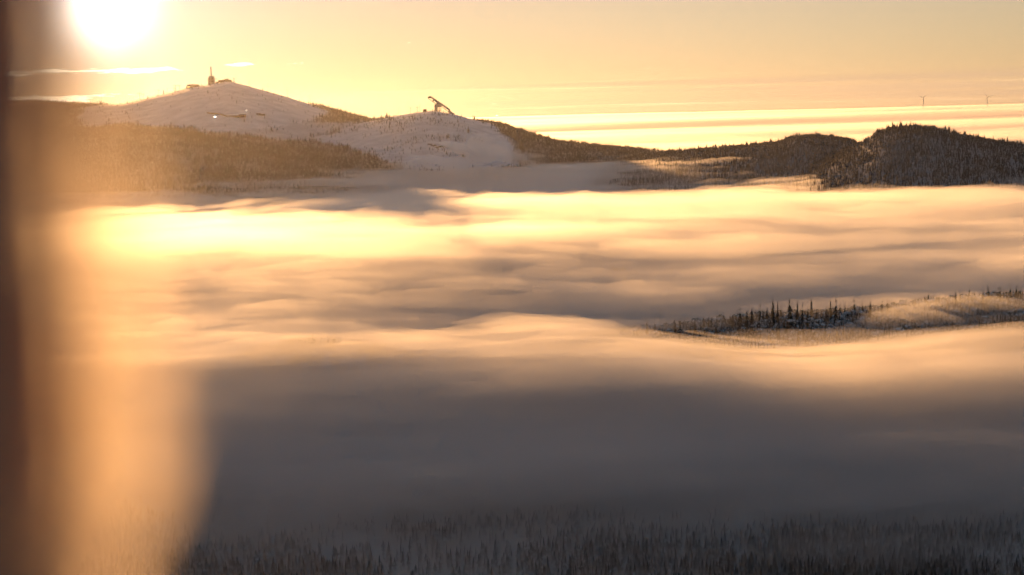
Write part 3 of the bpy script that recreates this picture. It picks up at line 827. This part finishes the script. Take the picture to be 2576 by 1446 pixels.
def slope_lamp(px, py, h, label, group=None):
    p = hit(px, py + 6)
    q = at(px, py, p[1])
    h = max(q[2] - p[2], 5)
    t = empty('floodlight_post', p - np.array([0, 0, .4])); tag(t, label, 'floodlight', group)
    tube('pole', [(0, 0, 0), (0, 0, h)], [0.35, 0.25], M_DARK, t, 6)
    hd = box('lamp_head', (-1.6, -.4, h), (1.6, .4, h + 1.2), M_DARK, t)
    box('lamp_glass', (-1.2, -.7, h - .3), (1.2, -.42, h + 1.6), M_LAMP, hd)
slope_lamp(*c1(1678, 692), 8, 'bright lit floodlight above the brown slope lodge')
slope_lamp(*c1(1312, 765), 6, 'small lit floodlight by the dark wall on the white slope', 'lit slope lights by the wall')
slope_lamp(*c1(1326, 765), 6, 'small lit floodlight by the dark wall on the white slope', 'lit slope lights by the wall')

def slope_house(px, py, w, d, h, label, wings):
    p = hit(px, py); t = empty('slope_lodge', p - np.array([0, 0, 1.5])); tag(t, label, 'building')
    for (x0, x1, hh) in wings:
        b = box('wall', (x0, -d / 2, 0), (x1, d / 2, hh), M_WOOD, t, .1)
        V = [(x0 - .8, -d / 2 - 1, hh), (x1 + .8, -d / 2 - 1, hh), (x1 + .8, d / 2 + 1, hh), (x0 - .8, d / 2 + 1, hh), (x0 - .8, 0, hh + 2.6), (x1 + .8, 0, hh + 2.6)]
        r = link('roof', mesh('roof', V, [(0, 1, 5, 4), (2, 3, 4, 5), (0, 4, 3), (1, 2, 5), (3, 2, 1, 0)]), M_ROOFSNOW, t)
        n = max(2, int((x1 - x0) / 6))
        for k in range(n):
            xc = x0 + (x1 - x0) * (k + .5) / n
            box('window', (xc - 1.3, -d / 2 - .12, 2.4), (xc + 1.3, -d / 2 + .05, 4.4), M_GLASS, b)
slope_house(*c1(1570, 768), 60, 14, 8, 'long brown lodge with snowy roof on the white slope', [(-30, 6, 6.5), (6.1, 26, 9)])
slope_house(*c1(1838, 748), 30, 12, 8, 'small brown cabin block uphill of the long slope lodge', [(-12, 2, 8), (2.1, 14, 5.5)])

def build_wall():
    pts = [hit(*c1(x, y)) for x, y in ((1225, 724), (1270, 732), (1320, 735), (1370, 742), (1410, 752), (1450, 764))]
    t = empty('snow_wall', pts[0]); tag(t, 'dark timber retaining wall curving beside the slope lodge', 'wall')
    for a, b in zip(pts[:-1], pts[1:]):
        a, b = a - pts[0], b - pts[0]
        V = []
        for p in (a, b):
            for dy, dz in ((-1, -1), (-1, 4.0), (1, 4.0), (1, -1)): V.append((p[0], p[1] + dy, p[2] + dz))
        link('wall_panel', mesh('wall_panel', V, [(0, 1, 5, 4), (1, 2, 6, 5), (2, 3, 7, 6), (3, 2, 1, 0), (4, 5, 6, 7)]), M_WOOD, t)
build_wall()

def build_rocks():
    p0 = hit(*c2(1450, 665)); t = empty('rock_ledge', p0); tag(t, 'bare brown rock ledge breaking the snow under the ski jump', 'rock')
    r = np.random.default_rng(5)
    for k in range(16):
        cx = 1330 + 240 * k / 15; cy = 645 + 35 * k / 15 + r.normal(0, 5)
        p = hit(*c2(cx, cy)) - p0
        bm = bmesh.new(); bmesh.ops.create_icosphere(bm, subdivisions=1, radius=1)
        for v in bm.verts: v.co = Vector((v.co.x * r.uniform(3.5, 7), v.co.y * r.uniform(2, 5), v.co.z * r.uniform(1.6, 3.6)))
        me = bpy.data.meshes.new('rock'); bm.to_mesh(me); bm.free()
        o = link('rock', me, M_ROCK, t); o.location = p
build_rocks()

def build_jump():
    D = 4690.0
    x, z = fell_xz(*c4(1400, 920), D); t = empty('ski_jump', (x, D, z - 3))
    tag(t, 'large ski jump inrun leaning over its tower on the snowy hilltop', 'ski jump')
    def S(name, pts, th, mat=M_CONC, dy=0, bevel=0.0, par=t):
        return slab(name, [c4(*p) for p in pts], D + dy, th, mat, t, bevel)
    S('inrun_deck', ((1130, 275), (1240, 345), (1910, 800), (1910, 872), (1870, 862), (1560, 655), (1370, 560), (1235, 440), (1180, 380), (1110, 350), (1060, 330)), 9)
    S('start_house', ((985, 283), (1070, 263), (1130, 274), (1112, 349), (1040, 352), (998, 362), (990, 345)), 11, M_CLAD)
    S('lower_chord', ((998, 362), (1020, 368), (1345, 580), (1330, 596), (1010, 382)), 6, M_DARK)
    S('truss_post', ((1175, 466), (1205, 400), (1250, 440), (1222, 496)), 5, M_DARK)
    S('tower_head', ((1330, 596), (1370, 555), (1562, 655), (1555, 738), (1385, 742), (1380, 615)), 11)
    S('lift_shaft', ((1265, 612), (1340, 604), (1385, 640), (1385, 900), (1345, 940), (1265, 940)), 8)
    for cx0, cx1 in ((1405, 1425), (1475, 1505), (1540, 1560)):
        S('column', ((cx0, 742), (cx1, 742), (cx1, 960), (cx0, 960)), 3)
    S('cross_beam', ((1385, 800), (1555, 800), (1555, 815), (1385, 815)), 3, M_DARK)
    S('cross_beam', ((1385, 860), (1545, 860), (1545, 880), (1385, 880)), 3, M_DARK)
    S('diagonal_beam', ((1555, 715), (1575, 712), (1850, 905), (1840, 925)), 5, M_DARK)
    for a, b in ((1585, 690), (1660, 740), (1745, 800)):
        S('truss_post', ((a, b), (a + 16, b + 8), (a + 16, b + 60), (a, b + 48)), 5, M_DARK)
    S('lower_support', ((1870, 855), (1912, 800), (1950, 890), (2000, 935), (2130, 1010), (2130, 1060), (1880, 1020), (1850, 905)), 9)
    for cx in (1640, 1720, 1790):
        S('column', ((cx, 860 + (cx - 1640) * .45), (cx + 16, 868 + (cx - 1640) * .45), (cx + 16, 1010), (cx, 1010)), 3)
    for cx, cy0, cy1 in ((1157, 292, 190), (1250, 352, 250), (1345, 416, 310)):
        S('flag_pole', ((cx - 3, cy0), (cx + 3, cy0), (cx + 3, cy1), (cx - 3, cy1)), .5, M_DARK)
    x, z = fell_xz(*c4(850, 880), D - 20)
    h = empty('judges_hut', (x, D - 20, float(terrain(x, D - 20)) - 1)); tag(h, 'small dark hut on the hilltop beside the ski jump', 'hut')
    box('wall', (-6, -4, 0), (6, 4, 9), M_WOOD, h, .1); box('roof', (-6.6, -4.6, 9.01), (6.6, 4.6, 9.8), M_ROOFSNOW, h, .1); box('window', (-3, -4.1, 4), (3, -3.9, 6.5), M_GLASS, h)
build_jump()

def turbine(conv, base, hub, tips, label):
    D = 15300.0
    b = at(*conv(*base), D); hb = at(*conv(*hub), D); zg = float(terrain(b[0], D))
    t = empty('wind_turbine', (b[0], D, zg - 1)); tag(t, label, 'wind turbine', 'far wind turbines')
    h = hb[2] - zg + 1
    tube('tower', [(0, 0, 0), (0, 0, h)], [3.8, 2.4], M_TURB, t, 10)
    box('nacelle', (-2.6, -5, h - 2), (2.6, 8, h + 4), M_WHITE, t, .4)
    tube('hub', [(0, -5, h + 1), (0, -8, h + 1)], [2.4, 1.2], M_WHITE, t, 8)
    for tip in tips:
        e = at(*conv(*tip), D); v = np.array([e[0] - hb[0], 0, e[2] - hb[2]]); L = np.linalg.norm(v); v = v / L; w = np.array([-v[2], 0, v[0]])
        L = 68.0; o_ = np.array([0, -6.5, h + 1])
        V = []
        for s_, wd in ((0.0, 1.5), (0.15, 3.0), (0.6, 2.0), (1.0, 0.5)):
            c = o_ + v * L * s_
            V += [c + w * wd, c - w * wd * .6 + np.array([0, -.5, 0]), c - w * wd * .6 + np.array([0, .5, 0])]
        Fc = []
        for i in range(3): Fc += [(3 * i + j, 3 * i + (j + 1) % 3, 3 * i + 3 + (j + 1) % 3, 3 * i + 3 + j) for j in range(3)]
        Fc += [(0, 2, 1), (9, 10, 11)]
        link('blade', mesh('blade', V, Fc), M_TURB, t)
turbine(c8, (597, 500), (593, 258), ((440, 210), (720, 165), (600, 410)), 'far wind turbine with blades spread in a flat upright Y')
turbine(c8, (2249, 425), (2247, 235), ((2140, 125), (2395, 205), (2185, 350)), 'far wind turbine with one blade pointing up and left')

# power-line pole in the fog beside the ridge
def utility_pole(px, pyt, pyb, D):
    p = at(px, pyb, D); q = at(px, pyt, D); zg = float(terrain(p[0], D)); h = q[2] - zg
    t = empty('utility_pole', (p[0], D, zg - .5)); tag(t, 'thin lone utility pole faint in fog beside the spruce ridge', 'utility pole')
    tube('pole', [(0, 0, 0), (0, 0, h)], [0.22, 0.16], M_WOOD, t, 6)
    box('crossarm', (-1.8, -.12, h - .9), (1.8, .12, h - .6), M_WOOD, t)
    for x in (-1.6, 0, 1.6): tube('insulator', [(x, 0, h - .6), (x, 0, h - .2)], [.09, .07], M_WHITE, t, 6)
utility_pole(1661, 775, 830, 1150)

# ------------------------------------------------------------------ frosted pine right beside the camera
def build_near_pine():
    m, T, out = mat_new('pine_bark')
    b = T.n('ShaderNodeBsdfPrincipled'); b.inputs['Roughness'].default_value = 0.8
    co = T.n('ShaderNodeTexCoord').outputs['Object']
    n = T.noise(co, 45, 6, 0.65)
    T.l(T.ramp(n, [(0.3, (0.26, 0.11, 0.06)), (0.55, (0.46, 0.22, 0.13)), (0.75, (0.52, 0.29, 0.18))]), b.inputs['Base Color'])
    bp = T.n('ShaderNodeBump'); bp.inputs['Distance'].default_value = 0.004; T.l(n, bp.inputs['Height']); T.l(bp.outputs[0], b.inputs['Normal'])
    T.l(b.outputs[0], out.inputs[0])
    ms, T, out = mat_new('papery_bark')
    d = T.n('ShaderNodeBsdfDiffuse'); tl = T.n('ShaderNodeBsdfTranslucent'); mx = T.n('ShaderNodeMixShader')
    co = T.n('ShaderNodeTexCoord').outputs['Object']
    c = T.ramp(T.noise(co, 90, 4, .6), [(.3, (.82, .72, .56)), (.7, (.94, .86, .72))])
    T.l(c, d.inputs[0]); T.l(c, tl.inputs[0]); mx.inputs[0].default_value = 0.92
    T.l(d.outputs[0], mx.inputs[1]); T.l(tl.outputs[0], mx.inputs[2])
    tp = T.n('ShaderNodeBsdfTransparent'); mx2 = T.n('ShaderNodeMixShader'); mx2.inputs[0].default_value = 0.12   # thin flakes let light through
    T.l(mx.outputs[0], mx2.inputs[1]); T.l(tp.outputs[0], mx2.inputs[2]); T.l(mx2.outputs[0], out.inputs[0])
    D = 0.40
    zg = EYE - 1.75
    base = np.array([at(-112, 723, D)[0], D + 0.02, zg])
    t = empty('young_pine', base); tag(t, 'blurred young pine with flaking papery bark glowing against the low sun', 'tree')
    r = np.random.default_rng(8)
    tr = [(0.004 * math.sin(k), 0.004 * math.cos(2 * k), 0.15 * k) for k in range(25)]
    tube('trunk', tr, [0.034 - 0.0004 * k for k in range(25)], m, t, 18)
    def P(px, py, d=D): return at(px, py, d) - base
    br = [P(-200, -420), P(40, -330), P(190, -160), P(225, 60), P(215, 300), P(225, 560), P(240, 850), P(250, 1150), P(235, 1420), P(225, 1650)]
    tube('branch', br, [.006, .005, .004, .0032, .003, .0028, .0025, .0022, .002, .0015], m, t, 8)
    spots = [(165, 60, 5), (190, 400, 11), (240, 590, 14), (275, 885, 15), (205, 1005, 6), (290, 1125, 15), (195, 1400, 15), (225, 1260, 6), (240, 1580, 12)]
    for px, py, rr in spots:
        V = []; Fc = []
        for k in range(26):                                   # one loose layer of thin papery flakes, lit through from behind
            a0 = 2.4 * k; q0 = math.sqrt((k + .5) / 26)
            c = np.array([q0 * math.cos(a0), r.normal(0, .12), q0 * math.sin(a0)])
            n_ = np.array([r.normal(0, .35), 1, r.normal(0, .35)]); n_ /= np.linalg.norm(n_); a_ = np.cross(n_, r.normal(0, 1, 3)); a_ /= np.linalg.norm(a_); b_ = np.cross(n_, a_)
            w = r.uniform(0.15, 0.24); h = w * r.uniform(1.0, 1.6); q = len(V)
            V += [c - a_ * w, c - b_ * h, c + a_ * w, c + b_ * h]; Fc.append((q, q + 1, q + 2, q + 3))
        o = link('bark_flakes', mesh('bark_flakes', V, Fc), ms, t); o.location = P(px, py, D + r.uniform(-.015, .03)); s_ = rr * 0.00118
        o.scale = (s_, s_ * .8, s_ * r.uniform(1.0, 1.5))
build_near_pine()

# ------------------------------------------------------------------ haze
def build_haze():
    bm = bmesh.new(); bmesh.ops.create_cube(bm, size=1.0)
    lo = -300.0 + EYE - 12; hi = EYE + 235.0
    for v in bm.verts:
        v.co = (v.co.x * 42000, v.co.y * 42000, lo if v.co.z < 0 else hi)
    me = bpy.data.meshes.new('haze'); bm.to_mesh(me); bm.free()
    m, T, out = mat_new('haze')
    v = T.n('ShaderNodeVolumePrincipled')
    v.inputs['Color'].default_value = (0.96, 0.96, 0.97, 1)
    v.inputs['Density'].default_value = 0.72e-5
    v.inputs['Density Attribute'].default_value = ''
    v.inputs['Anisotropy'].default_value = 0.75
    T.l(v.outputs[0], out.inputs['Volume'])
    m.cycles.homogeneous_volume = True
    tag(link('haze', me, m), kind='stuff')
build_haze()
